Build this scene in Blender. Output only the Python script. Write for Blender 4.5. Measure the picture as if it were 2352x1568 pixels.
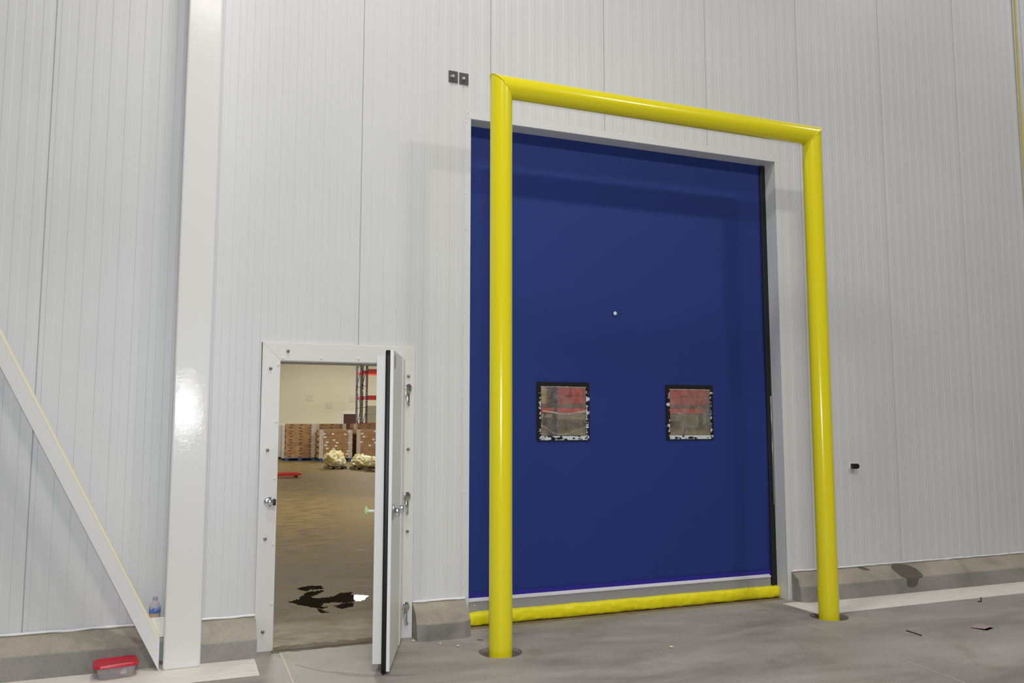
import bpy, bmesh, math, random
from mathutils import Vector, Matrix, noise

for o in list(bpy.data.objects):
    bpy.data.objects.remove(o, do_unlink=True)
scene = bpy.context.scene
C = scene.collection
random.seed(7)

# ------------------------------------------------------------------ camera
EYE = Vector((0.0, -6.349, 1.62))
YAW, PITCH = 0.376917, 0.098117
cd = bpy.data.cameras.new('camera')
cam = bpy.data.objects.new('camera', cd)
C.objects.link(cam)
cd.sensor_fit = 'HORIZONTAL'
cd.sensor_width = 36.0
cd.lens = 1906.0 / 2352.0 * 36.0
cd.clip_start = 0.05
cd.clip_end = 200
cam.location = EYE
cam.rotation_euler = (math.pi / 2 + PITCH, 0.0, -YAW)
scene.camera = cam

# ------------------------------------------------------------------ world, lamps, exposure
w = bpy.data.worlds.new('World')
scene.world = w
w.use_nodes = True
w.node_tree.nodes['Background'].inputs[0].default_value = (0.95, 0.97, 1.0, 1)
w.node_tree.nodes['Background'].inputs[1].default_value = 0.12  # even ambient fill added in place of light bounced around the hall
vs = scene.view_settings
vs.view_transform = 'Standard'
vs.look = 'None'
vs.exposure = 0.0
vs.gamma = 1.0
vs.use_curve_mapping = False


def area(name, loc, target, sx, sy, power, col):
    ld = bpy.data.lights.new(name, 'AREA')
    ld.shape = 'RECTANGLE'
    ld.size, ld.size_y = sx, sy
    ld.energy = power
    ld.color = col
    o = bpy.data.objects.new(name, ld)
    C.objects.link(o)
    o.location = loc
    o.rotation_euler = (Vector(target) - Vector(loc)).to_track_quat('-Z', 'Y').to_euler()
    return o


# ceiling lamps of the near hall (two rows) and the flash on top of the camera
area('hall_lamp_rear_row', (0.1, -8.0, 8.6), (0.4, -7.0, 0), 1.5, 0.6, 310, (1.0, 0.96, 0.90))
area('hall_lamp_rear_row.001', (7.6, -8.0, 8.6), (7.4, -7.0, 0), 0.9, 0.5, 215, (1.0, 0.96, 0.90))
area('hall_lamp_front_row', (1.0, -2.5, 8.6), (1.2, -2.0, 0), 1.1, 0.6, 140, (1.0, 0.96, 0.90))
area('hall_lamp_front_row.001', (9.4, -2.5, 8.6), (9.0, -2.0, 0), 1.1, 0.6, 62, (1.0, 0.96, 0.90))
fl = area('camera_flash', (0.03, -6.33, 1.80), (2.6, 0.0, 2.5), 0.09, 0.06, 95, (0.90, 0.955, 1.0))
# lamps of the warehouse beyond the door
for lx, ly in ((2.0, 10.0), (10.0, 10.0), (0.8, 27.0), (10.0, 22.0), (-3.0, 34.0), (8.85, 35.2), (16.0, 34.0), (18.0, 16.0)):
    area('warehouse_lamp', (lx, ly, 6.85), (lx, ly, 0), 1.3, 0.7, 600, (1.0, 0.975, 0.87))

# ------------------------------------------------------------------ helpers
ORG = {}


def set_tags(o, label=None, cat=None, group=None, kind=None):
    if label: o['label'] = label
    if cat: o['category'] = cat
    if group: o['group'] = group
    if kind: o['kind'] = kind
    return o


def empty(name, loc, label=None, cat=None, group=None, kind=None, parent=None):
    o = bpy.data.objects.new(name, None)
    o.empty_display_size = 0.1
    C.objects.link(o)
    loc = Vector(loc)
    ORG[o.name] = loc.copy()
    if parent:
        o.parent = parent
        o.location = loc - ORG[parent.name]
    else:
        o.location = loc
    return set_tags(o, label, cat, group, kind)


def obj(name, bm, mat, parent=None, smooth=None, label=None, cat=None, group=None, kind=None, recalc=True):
    xs = [v.co for v in bm.verts]
    lo = Vector((min(c.x for c in xs), min(c.y for c in xs), min(c.z for c in xs)))
    hi = Vector((max(c.x for c in xs), max(c.y for c in xs), max(c.z for c in xs)))
    org = (lo + hi) / 2
    if parent is None:
        org.z = lo.z
    for v in bm.verts:
        v.co -= org
    if recalc: bmesh.ops.recalc_face_normals(bm, faces=bm.faces)
    me = bpy.data.meshes.new(name)
    bm.to_mesh(me)
    bm.free()
    me.materials.append(mat)
    if smooth is not None:
        for p in me.polygons: p.use_smooth = True
        me.set_sharp_from_angle(angle=math.radians(smooth))
    o = bpy.data.objects.new(name, me)
    C.objects.link(o)
    ORG[o.name] = org.copy()
    if parent:
        o.parent = parent
        o.location = org - ORG[parent.name]
    else:
        o.location = org
    return set_tags(o, label, cat, group, kind)


def flat_faces(o):
    mo = o.modifiers.new('weighted', 'WEIGHTED_NORMAL')
    mo.keep_sharp = True
    mo.weight = 100
    return o


def again(src, loc, parent, name=None):
    """a copy of a part at a world position, sharing its mesh"""
    o = src.copy()
    C.objects.link(o)
    o.parent = parent
    o.location = Vector(loc) - (ORG[parent.name] if parent else Vector((0, 0, 0)))
    ORG[o.name] = Vector(loc)
    return o


def nb():
    return bmesh.new()


def box(bm, x0, x1, y0, y1, z0, z1, bev=0.0, seg=2):
    vs_ = [bm.verts.new((x, y, z)) for z in (z0, z1) for y in (y0, y1) for x in (x0, x1)]
    fs = [(0, 2, 3, 1), (4, 5, 7, 6), (0, 1, 5, 4), (2, 6, 7, 3), (0, 4, 6, 2), (1, 3, 7, 5)]
    faces = [bm.faces.new([vs_[i] for i in f]) for f in fs]
    if bev > 0:
        es = list({e for f in faces for e in f.edges})
        bmesh.ops.bevel(bm, geom=es, offset=bev, segments=seg, affect='EDGES', profile=0.5)
    return vs_


def prism(bm, pts, axis, a0, a1, bev=0.0):
    """extrude a 2-D outline. axis 'x': pts=(y,z); 'y': pts=(x,z); 'z': pts=(x,y)"""
    def P(p, a):
        return {'x': (a, p[0], p[1]), 'y': (p[0], a, p[1]), 'z': (p[0], p[1], a)}[axis]
    A = [bm.verts.new(P(p, a0)) for p in pts]
    B = [bm.verts.new(P(p, a1)) for p in pts]
    fs = [bm.faces.new(A[::-1]), bm.faces.new(B)]
    n = len(pts)
    for i in range(n):
        fs.append(bm.faces.new((A[i], A[(i + 1) % n], B[(i + 1) % n], B[i])))
    if bev > 0:
        es = list({e for f in fs[:2] for e in f.edges})
        bmesh.ops.bevel(bm, geom=es, offset=bev, segments=2, affect='EDGES', profile=0.5)


def tube(bm, pts, r, n=12, caps=True):
    """round bar along a list of points; r may be a list"""
    pts = [Vector(p) for p in pts]
    rs = r if isinstance(r, (list, tuple)) else [r] * len(pts)
    rings = []
    up = Vector((0, 0, 1))
    for i, p in enumerate(pts):
        d = (pts[min(i + 1, len(pts) - 1)] - pts[max(i - 1, 0)]).normalized()
        a = up if abs(d.dot(up)) < 0.95 else Vector((1, 0, 0))
        u = d.cross(a).normalized()
        v = d.cross(u)
        rings.append([bm.verts.new(p + u * math.cos(2 * math.pi * k / n) * rs[i] + v * math.sin(2 * math.pi * k / n) * rs[i]) for k in range(n)])
    for a, b in zip(rings, rings[1:]):
        for k in range(n):
            bm.faces.new((a[k], a[(k + 1) % n], b[(k + 1) % n], b[k]))
    if caps:
        bm.faces.new(rings[0][::-1])
        bm.faces.new(rings[-1])


def lathe(bm, prof, c, n=24, sx=1.0, sy=1.0):
    rings = []
    for r, z in prof:
        rings.append([bm.verts.new((c[0] + sx * r * math.cos(2 * math.pi * k / n), c[1] + sy * r * math.sin(2 * math.pi * k / n), c[2] + z)) for k in range(n)])
    for a, b in zip(rings, rings[1:]):
        for k in range(n):
            bm.faces.new((a[k], a[(k + 1) % n], b[(k + 1) % n], b[k]))
    bm.faces.new(rings[0][::-1])
    bm.faces.new(rings[-1])


def xform(bm, M):
    bmesh.ops.transform(bm, matrix=M, verts=bm.verts)


# ------------------------------------------------------------------ materials
def mat(name, col, rough=0.5, metal=0.0, spec=0.5, coat=0.0):
    m = bpy.data.materials.new(name)
    m.use_nodes = True
    b = m.node_tree.nodes['Principled BSDF']
    b.inputs['Base Color'].default_value = (*col, 1)
    b.inputs['Roughness'].default_value = rough
    b.inputs['Metallic'].default_value = metal
    b.inputs['Specular IOR Level'].default_value = spec
    b.inputs['Coat Weight'].default_value = coat
    b.inputs['Coat Roughness'].default_value = 0.08
    return m


def N(m, t, **kw):
    n = m.node_tree.nodes.new(t)
    for k, v in kw.items():
        if k in n.inputs: n.inputs[k].default_value = v
        else: setattr(n, k, v)
    return n


def link(m, a, b):
    m.node_tree.links.new(a, b)


def coords(m, scale=(1, 1, 1), world=True):
    if world:
        g = N(m, 'ShaderNodeNewGeometry').outputs['Position']
    else:
        g = N(m, 'ShaderNodeTexCoord').outputs['Object']
    mp = N(m, 'ShaderNodeMapping')
    mp.inputs['Scale'].default_value = scale
    link(m, g, mp.inputs['Vector'])
    return mp.outputs['Vector']


def ramp(m, fac, stops):
    r = N(m, 'ShaderNodeValToRGB')
    e = r.color_ramp.elements
    while len(e) > 1: e.remove(e[0])
    e[0].position = stops[0][0]
    e[0].color = (*stops[0][1], 1)
    for p, c in stops[1:]:
        k = e.new(p)
        k.color = (*c, 1)
    link(m, fac, r.inputs['Fac'])
    return r.outputs['Color']


def mixc(m, fac, a, b, mode='MIX'):
    n = N(m, 'ShaderNodeMix', data_type='RGBA', blend_type=mode)
    if isinstance(fac, float): n.inputs[0].default_value = fac
    else: link(m, fac, n.inputs[0])
    for s, v in ((6, a), (7, b)):
        if isinstance(v, tuple): n.inputs[s].default_value = (*v, 1)
        else: link(m, v, n.inputs[s])
    return n.outputs[2]


def mth(m, op, a, b=None):
    n = N(m, 'ShaderNodeMath', operation=op)
    for i, v in enumerate((a, b)):
        if v is None: continue
        if isinstance(v, (int, float)): n.inputs[i].default_value = v
        else: link(m, v, n.inputs[i])
    return n.outputs[0]


def noisetex(m, vec, scale, detail=4.0, rough=0.55, dist=0.0):
    n = N(m, 'ShaderNodeTexNoise')
    n.inputs['Scale'].default_value = scale
    n.inputs['Detail'].default_value = detail
    n.inputs['Roughness'].default_value = rough
    n.inputs['Distortion'].default_value = dist
    link(m, vec, n.inputs['Vector'])
    return n.outputs['Fac']


def bump(m, height, strength, dist=0.01):
    b = N(m, 'ShaderNodeBump')
    b.inputs['Strength'].default_value = strength
    b.inputs['Distance'].default_value = dist
    link(m, height, b.inputs['Height'])
    link(m, b.outputs['Normal'], m.node_tree.nodes['Principled BSDF'].inputs['Normal'])


def base(m, sock):
    link(m, sock, m.node_tree.nodes['Principled BSDF'].inputs['Base Color'])


def roughness(m, sock):
    link(m, sock, m.node_tree.nodes['Principled BSDF'].inputs['Roughness'])


def m_panel():
    m = mat('panel_white', (0.73, 0.74, 0.75), 0.42, spec=0.45)
    v = coords(m)
    big = noisetex(m, v, 0.9, 3)
    base(m, ramp(m, big, [(0.3, (0.70, 0.71, 0.725)), (0.7, (0.745, 0.755, 0.77))]))
    bump(m, noisetex(m, v, 160, 2), 0.10, 0.004)
    return m


def m_concrete(name, dark, mid, light, rough=0.6, streak=(1.0, 1.0, 1.0), stain=None, fine=60.0, b=0.25):
    m = mat(name, mid, rough, spec=0.22)
    v = coords(m)
    vs_ = coords(m, streak)
    a = noisetex(m, vs_, 1.3, 7, 0.62, 0.4)
    c1 = ramp(m, a, [(0.28, dark), (0.5, mid), (0.72, light)])
    f = noisetex(m, v, fine, 4, 0.7)
    c2 = mixc(m, 0.55, c1, ramp(m, f, [(0.25, (0.62, 0.62, 0.62)), (0.6, (1, 1, 1)), (0.8, (1.12, 1.12, 1.12))]), 'MULTIPLY')
    if stain:
        s = noisetex(m, coords(m, (2.2, 2.2, 2.2)), 1.0, 5, 0.6, 1.2)
        c2 = mixc(m, ramp(m, s, [(0.56, (0, 0, 0)), (0.72, (0.55, 0.55, 0.55))]), c2, stain)
    base(m, c2)
    r = ramp(m, a, [(0.3, (rough - 0.15,) * 3), (0.7, (min(1, rough + 0.15),) * 3)])
    roughness(m, r)
    bump(m, f, b, 0.004)
    return m


M = {}
M['panel'] = m_panel()
M['trim'] = mat('trim_white', (0.74, 0.75, 0.76), 0.4)
M['reveal'] = mat('reveal_white', (0.70, 0.715, 0.74), 0.45)
M['frp'] = mat('frame_white', (0.80, 0.795, 0.775), 0.38)
M['leaf'] = mat('leaf_white', (0.90, 0.90, 0.895), 0.4)
m = M['column'] = mat('column_white', (0.83, 0.83, 0.81), 0.38, spec=0.28, coat=0.13)
_b = m.node_tree.nodes['Principled BSDF']
_b.inputs['Coat Roughness'].default_value = 0.035
_bp = N(m, 'ShaderNodeBump')
_bp.inputs['Strength'].default_value = 0.16
_bp.inputs['Distance'].default_value = 0.004
link(m, noisetex(m, coords(m, (0.55, 1.0, 1.3)), 60, 3, 0.6), _bp.inputs['Height'])
link(m, _bp.outputs['Normal'], _b.inputs['Coat Normal'])
M['brace_top'] = mat('brace_edge_cream', (0.92, 0.87, 0.62), 0.5)  # cream band along the brace's upper side, wrapping onto its front
M['brace'] = mat('brace_white', (0.80, 0.80, 0.785), 0.42)
M['caulk'] = mat('caulk_white', (0.92, 0.92, 0.93), 0.45)
M['yellow'] = mat('yellow_paint', (0.90, 0.79, 0.012), 0.2, spec=0.5, coat=0.3)
_v = coords(M['yellow'])
bump(M['yellow'], noisetex(M['yellow'], _v, 90, 2), 0.05, 0.004)
M['vinyl_yellow'] = mat('yellow_vinyl', (0.95, 0.85, 0.010), 0.35)
M['blue'] = mat('blue_fabric', (0.019, 0.042, 0.225), 0.6, spec=0.3)
_v = coords(M['blue'])
bump(M['blue'], noisetex(M['blue'], _v, 220, 2), 0.12, 0.003)
M['blue_band'] = mat('blue_band', (0.022, 0.016, 0.30), 0.5)
M['alu'] = mat('brushed_aluminium', (0.42, 0.42, 0.43), 0.5, 0.35)
M['alu_lip'] = mat('aluminium_lip', (0.85, 0.85, 0.88), 0.35, 0.1)
M['black'] = mat('black_rubber', (0.008, 0.008, 0.010), 0.45)
M['rail'] = mat('rail_black', (0.010, 0.011, 0.014), 0.5)
M['chrome'] = mat('chrome', (0.72, 0.72, 0.74), 0.13, 1.0)
M['bolt'] = mat('bolt_steel', (0.35, 0.34, 0.33), 0.25, 1.0)
M['plate'] = mat('plate_grey', (0.085, 0.085, 0.088), 0.55)
M['grey'] = mat('label_grey', (0.42, 0.42, 0.40), 0.5)
M['glow'] = mat('knob_green', (0.62, 0.80, 0.42), 0.4)
M['white_plastic'] = mat('white_plastic', (0.85, 0.85, 0.83), 0.4)
M['floor'] = m_concrete('floor_concrete', (0.235, 0.215, 0.195), (0.385, 0.355, 0.33), (0.50, 0.475, 0.45), 0.55, (0.55, 1.5, 1), (0.27, 0.225, 0.155), 60.0, 0.2)
M['far_floor'] = m_concrete('far_floor_concrete', (0.065, 0.042, 0.010), (0.150, 0.098, 0.028), (0.230, 0.165, 0.062), 0.55, (2.3, 4.2, 1), (0.10, 0.064, 0.020), 24.0, 0.12)
M['curb'] = m_concrete('curb_concrete', (0.28, 0.26, 0.235), (0.40, 0.375, 0.335), (0.48, 0.45, 0.405), 0.8, (2, 2, 2.5), None, 70.0, 0.5)
def tint_by_normal(m):  # upward faces paler and warmer, steep faces darker and greyer
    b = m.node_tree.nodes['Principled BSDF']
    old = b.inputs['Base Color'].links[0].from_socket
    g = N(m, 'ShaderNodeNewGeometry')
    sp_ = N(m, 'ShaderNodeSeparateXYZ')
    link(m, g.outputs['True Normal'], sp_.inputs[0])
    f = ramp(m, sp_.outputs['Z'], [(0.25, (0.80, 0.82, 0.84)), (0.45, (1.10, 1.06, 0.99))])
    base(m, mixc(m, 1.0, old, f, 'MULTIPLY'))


tint_by_normal(M['curb'])
M['socket'] = m_concrete('socket_concrete', (0.11, 0.10, 0.085), (0.17, 0.155, 0.13), (0.27, 0.25, 0.20), 0.9, (6, 6, 6), None, 90.0, 0.9)
M['far_floor'].node_tree.nodes['Principled BSDF'].inputs['Specular IOR Level'].default_value = 0.12
# just inside the doorway the slab is cleaner and paler than the brown, dirt-stained bay beyond
m = M['far_floor']
_old = m.node_tree.nodes['Principled BSDF'].inputs['Base Color'].links[0].from_socket
_sp = N(m, 'ShaderNodeSeparateXYZ')
link(m, coords(m), _sp.inputs[0])
_ad = N(m, 'ShaderNodeMath', operation='MULTIPLY_ADD')
link(m, noisetex(m, coords(m, (1.5, 2.5, 1)), 2.0, 5, 0.6), _ad.inputs[0])
_ad.inputs[1].default_value = 1.3
link(m, _sp.outputs['Y'], _ad.inputs[2])
_f = ramp(m, mth(m, 'DIVIDE', _ad.outputs[0], 3.0), [(0.33, (1, 1, 1)), (0.62, (0, 0, 0))])
_pale = ramp(m, noisetex(m, coords(m, (2, 5, 1)), 5.0, 6, 0.65), [(0.3, (0.20, 0.155, 0.095)), (0.7, (0.33, 0.275, 0.19))])
base(m, mixc(m, _f, _old, _pale))
M['grime'] = m_concrete('grime', (0.035, 0.021, 0.004), (0.090, 0.057, 0.011), (0.15, 0.100, 0.028), 0.6, (2, 5, 1), None, 40.0, 0.3)
M['joint'] = mat('joint_sealant', (0.60, 0.54, 0.43), 0.7)
m = M['strip'] = mat('white_floor_paint', (0.76, 0.73, 0.68), 0.5)
_v = coords(m)
a_ = noisetex(m, coords(m, (1.2, 4, 1)), 4.0, 7, 0.7)
c_ = ramp(m, a_, [(0.28, (0.55, 0.48, 0.37)), (0.38, (0.86, 0.82, 0.75)), (0.6, (0.93, 0.90, 0.86))])
d_ = ramp(m, noisetex(m, _v, 26, 5, 0.75), [(0.30, (0.35, 0.32, 0.28)), (0.37, (1, 1, 1))])
base(m, mixc(m, 0.6, c_, d_, 'MULTIPLY'))
# the curb beyond the blue door carries a dark wet stain
m = M['curb_stained'] = m_concrete('curb_concrete_stained', (0.28, 0.26, 0.235), (0.40, 0.375, 0.335), (0.48, 0.45, 0.405), 0.8, (2, 2, 2.5), None, 70.0, 0.5)
tint_by_normal(m)


# ------------------------------------------------------------------ the setting
PITCHX = 1.08
SEAM0 = -0.92
WT = 0.25            # wall thickness
WTOP = 8.6
DX0, DX1, DZ1 = 0.660, 1.530, 2.082       # personnel opening
BX0, BX1, BZ1 = 2.145, 5.246, 4.140       # roll-up opening
XW0, XW1 = SEAM0 - 5 * PITCHX, SEAM0 + 12 * PITCHX

wall = empty('wall_back', (2.0, 0.0, 0.0), 'white ribbed insulated metal panel wall of the hall', 'wall', kind='structure')


def zlow(x):
    if DX0 < x < DX1: return DZ1
    if BX0 < x < BX1: return BZ1
    return 0.0


def panel(x0, x1):
    bm = nb()
    gap = 0.0022
    x0 += gap
    x1 -= gap
    n = 10
    per = (x1 - x0) / n
    pr = [(x0, 0.012), (x0 + 0.002, 0.0)]
    for i in range(n):
        a = x0 + i * per
        pr += [(a + per * 0.26, 0.0), (a + per * 0.26 + 0.006, -0.0021), (a + per * 0.72, -0.0021), (a + per * 0.72 + 0.006, 0.0)]
    pr += [(x1 - 0.002, 0.0), (x1, 0.012)]
    # break the profile at the openings
    out = [pr[0]]
    for p in pr[1:]:
        q = out[-1]
        for bx in (DX0, DX1, BX0, BX1):
            if q[0] < bx - 1e-5 and p[0] > bx + 1e-5:
                t = (bx - q[0]) / (p[0] - q[0])
                out.append((bx, q[1] + t * (p[1] - q[1])))
                q = out[-1]
        out.append(p)
    for a, b in zip(out, out[1:]):
        if b[0] - a[0] < 1e-6: continue
        zl = zlow((a[0] + b[0]) / 2)
        v = [bm.verts.new((a[0], a[1], zl)), bm.verts.new((b[0], b[1], zl)), bm.verts.new((b[0], b[1], WTOP)), bm.verts.new((a[0], a[1], WTOP))]
        bm.faces.new(v)
    bmesh.ops.remove_doubles(bm, verts=bm.verts, dist=1e-5)
    for f in bm.faces:
        f.normal_update()
        if f.normal.y > 0: f.normal_flip()
    return bm


k = XW0
while k < XW1 - 0.01:
    bm = panel(k, k + PITCHX)
    o = obj('panel', bm, M['panel'], wall)
    k += PITCHX

# the insulated core and the far skin, cut round both openings
bm = nb()
Y0 = 0.014
for (a, b, z0) in ((XW0, DX0, 0), (DX0, DX1, DZ1), (DX1, BX0, 0), (BX0, BX1, BZ1), (BX1, XW1, 0)):
    box(bm, a, b, Y0, WT, z0, WTOP)
obj('wall_core', bm, M['reveal'], wall)

# floor of the hall with the two round post sockets cut into it
PX = (2.168, 5.128)
PY = -0.652
PR = 0.084
HR = 0.155
FX0, FX1, FY0 = -7.0, 13.0, -10.0
floor = empty('floor', (2.0, -4.0, 0.0), 'grey-brown worn concrete floor of the hall', 'floor', kind='structure')
bm = nb()
gx = [FX0, PX[0] - .3, PX[0] + .3, PX[1] - .3, PX[1] + .3, FX1]
gy = [FY0, PY - .3, PY + .3, 0.04]
for i in range(5):
    for j in range(3):
        if j == 1 and i in (1, 3):
            cx = PX[0] if i == 1 else PX[1]
            n = 48
            inn, outr = [], []
            for k in range(n):
                t = 2 * math.pi * k / n
                c, s = math.cos(t), math.sin(t)
                rr = HR * (1 + 0.012 * math.sin(5 * t + i))
                inn.append(bm.verts.new((cx + rr * c, PY + rr * s, 0)))
                q = 0.3 / max(abs(c), abs(s))
                outr.append(bm.verts.new((cx + q * c, PY + q * s, 0)))
            low = [bm.verts.new((v.co.x, v.co.y, -0.035)) for v in inn]
            for k in range(n):
                k2 = (k + 1) % n
                bm.faces.new((inn[k], outr[k], outr[k2], inn[k2]))
                bm.faces.new((low[k], inn[k], inn[k2], low[k2]))
        else:
            v = [bm.verts.new((gx[a], gy[b], 0)) for a, b in ((i, j), (i + 1, j), (i + 1, j + 1), (i, j + 1))]
            bm.faces.new(v)
obj('slab', bm, M['floor'], floor)
for cx in PX:
    bm = nb()
    rings = []
    for q, rr in enumerate((0.0, 0.09, 0.11, 0.13, 0.165)):
        rings.append([bm.verts.new((cx + rr * math.cos(2 * math.pi * k / 40), PY + rr * math.sin(2 * math.pi * k / 40),
                                    -0.026 + 0.008 * noise.noise((cx * 3 + rr * 40 * math.cos(k * .157), rr * 40 * math.sin(k * .157), 0)))) for k in range(40)])
    for a, b in zip(rings, rings[1:]):
        for k in range(40):
            bm.faces.new((a[k], b[k], b[(k + 1) % 40], a[(k + 1) % 40]))
    bmesh.ops.remove_doubles(bm, verts=bm.verts, dist=1e-5)
    obj('post_socket', bm, M['socket'], floor, label='round recess of rough concrete round a yellow post')


def ribbon(bm, pts, wd, z=0.0012, jit=0.0):
    pts = [Vector((p[0], p[1], 0)) for p in pts]
    L = []
    for i, p in enumerate(pts):
        d = (pts[min(i + 1, len(pts) - 1)] - pts[max(0, i - 1)]).normalized()
        n_ = Vector((-d.y, d.x, 0))
        j = jit * noise.noise((p.x * 9, p.y * 9, 3))
        L.append((bm.verts.new((p + n_ * (wd / 2 + j)) + Vector((0, 0, z))), bm.verts.new((p - n_ * (wd / 2 - j)) + Vector((0, 0, z)))))
    for a, b in zip(L, L[1:]):
        bm.faces.new((a[0], a[1], b[1], b[0]))


def lerp2(a, b, n):
    return [(a[0] + (b[0] - a[0]) * i / n, a[1] + (b[1] - a[1]) * i / n) for i in range(n + 1)]


bm = nb()
ribbon(bm, lerp2((0.708, -0.07), (0.700, -9.5), 80), 0.011, 0.0012, 0.002)
obj('floor_joint', bm, M['joint'], floor)
bm = nb()
ribbon(bm, lerp2((4.85, 0.10), (4.10, -8.0), 80), 0.009, 0.0012, 0.002)
obj('floor_joint', bm, M['joint'], floor)


def noisy_strip(x0, x1, y0, y1, z, n, amp, seed):
    bm = nb()
    A, B = [], []
    for i in range(n + 1):
        x = x0 + (x1 - x0) * i / n
        A.append(bm.verts.new((x, y0 + amp[0] * noise.noise((x * 14, seed, 0)), z)))
        B.append(bm.verts.new((x, y1 + amp[1] * noise.noise((x * 14, seed + 5, 0)), z)))
    for i in range(n):
        bm.faces.new((A[i], A[i + 1], B[i + 1], B[i]))
    return bm


obj('painted_strip', noisy_strip(-5.5, 0.525, -0.60, -0.10, 0.0012, 160, (0.004, 0), 1), M['strip'], floor,
    label='dirty white painted floor strip along the curb by the column')
obj('painted_strip', noisy_strip(5.10, 12.0, -0.58, -0.10, 0.0012, 160, (0.004, 0), 2), M['strip'], floor,
    label='dirty white painted floor strip along the long curb')
obj('threshold', noisy_strip(DX0 - 0.01, DX1 + 0.02, -0.085, 0.075, 0.002, 60, (0.018, 0.05), 9), M['grime'], floor,
    label='dark grimy threshold joint under the small door')

bm = nb()
ribbon(bm, [(x, -0.045 + 0.006 * noise.noise((x * 9, 1, 2))) for x in [DX0 + 0.012 + (DX1 - DX0) * i / 40 for i in range(40)]], 0.010, 0.003, 0.003)
M['crack'] = mat('dark_joint', (0.020, 0.013, 0.005), 0.8)
obj('threshold_joint', bm, M['crack'], floor)
# scuffs left by the sweep of the door leaf
M['scuff'] = mat('scuff_mark', (0.235, 0.215, 0.20), 0.6)
for rad, t0, t1, wd_ in ((0.905, 24, 82, 0.006), (0.885, 45, 76, 0.004), (0.93, 50, 66, 0.004)):
    bm = nb()
    ribbon(bm, [(1.600 - rad * math.cos(math.radians(t)), -0.055 - rad * math.sin(math.radians(t))) for t in [t0 + (t1 - t0) * i / 40 for i in range(41)]], wd_, 0.0011, 0.002)
    obj('scuff_arc', bm, M['scuff'], floor)

# warehouse beyond
wh = empty('floor', (6.0, 20.0, 0.0), 'tan streaked concrete floor of the warehouse beyond the door', 'floor', kind='structure')
RX0, RX1, RY1, RZ = -12.0, 30.0, 42.0, 7.0
bm = nb()
for i in range(1):
    v = [bm.verts.new(p) for p in ((RX0, 0.04, 0), (RX1, 0.04, 0), (RX1, RY1, 0), (RX0, RY1, 0))]
    bm.faces.new(v)
obj('slab', bm, M['far_floor'], wh)
M['cream'] = mat('cream_wall', (0.72, 0.68, 0.52), 0.6)
M['ceil'] = mat('dark_ceiling', (0.03, 0.03, 0.032), 0.8)
bm = nb(); box(bm, RX0, RX1, RY1, RY1 + .2, 0, RZ)
obj('wall_far', bm, M['cream'], label='cream painted wall at the far end of the warehouse', cat='wall', kind='structure')
bm = nb(); box(bm, RX0 - .2, RX0, WT, RY1, 0, RZ)
obj('wall_left', bm, M['cream'], label='cream side wall of the warehouse beyond the pallets', cat='wall', kind='structure')
bm = nb(); box(bm, RX1, RX1 + .2, WT, RY1, 0, RZ)
obj('wall_right', bm, M['cream'], label='cream side wall of the warehouse beyond the racking', cat='wall', kind='structure')
bm = nb(); box(bm, RX0, RX1, WT, RY1, RZ, RZ + .2)
obj('ceiling', bm, M['ceil'], label='dark warehouse ceiling mirrored in the puddle', cat='ceiling', kind='structure')

# ------------------------------------------------------------------ flashing round the roll-up opening
M['screw'] = mat('screw_head', (0.80, 0.80, 0.80), 0.35, 0.5)


def screw_proto(parent, p):
    bm = nb()
    lathe(bm, [(0.0055, 0), (0.0055, 0.002), (0.003, 0.004)], (0, 0, 0), 8)
    xform(bm, Matrix.Rotation(math.pi / 2, 4, 'X'))
    xform(bm, Matrix.Translation(p))
    return obj('screw', bm, M['screw'], parent, 40)


def trim(name, x0, x1, z0, z1, y, screws, label):
    bm = nb()
    box(bm, x0, x1, y, y + 0.0015, z0, z1)
    t = obj(name, bm, M['trim'], label=label, cat='trim', kind='structure')
    s0 = None
    for s in screws:
        p = (s[0], y - 0.001, s[1])
        if s0 is None: s0 = screw_proto(t, Vector(p))
        else: again(s0, p, t)
    return t


trim('trim_1', BX0 - 0.046, BX1 + 0.044, BZ1 - 0.001, BZ1 + 0.062, -0.0052, [(2.115 + 0.29 * i, BZ1 + (0.05 if i % 2 else 0.042)) for i in range(11)],
     'white flashing strip above the blue door')
trim('trim_2', BX0 - 0.050, BX0, 3.06, BZ1, -0.0036, [(BX0 - 0.036, 3.2 + 0.3 * i) for i in range(4)], 'white upper flashing strip beside the blue door, near the small door')
trim('trim_3', BX0 - 0.056, BX0 - 0.003, 0.262, 3.06, -0.0048, [(BX0 - 0.043, 0.35 + 0.36 * i) for i in range(8)], 'white lower flashing strip beside the blue door, near the small door')
trim('trim_4', BX1, BX1 + 0.045, 0.0, BZ1, -0.0036, [(BX1 + 0.034, 0.3 + 0.42 * i) for i in range(10)], 'white flashing strip beside the blue door, near the long curb')

# ------------------------------------------------------------------ concrete curbs


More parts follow.
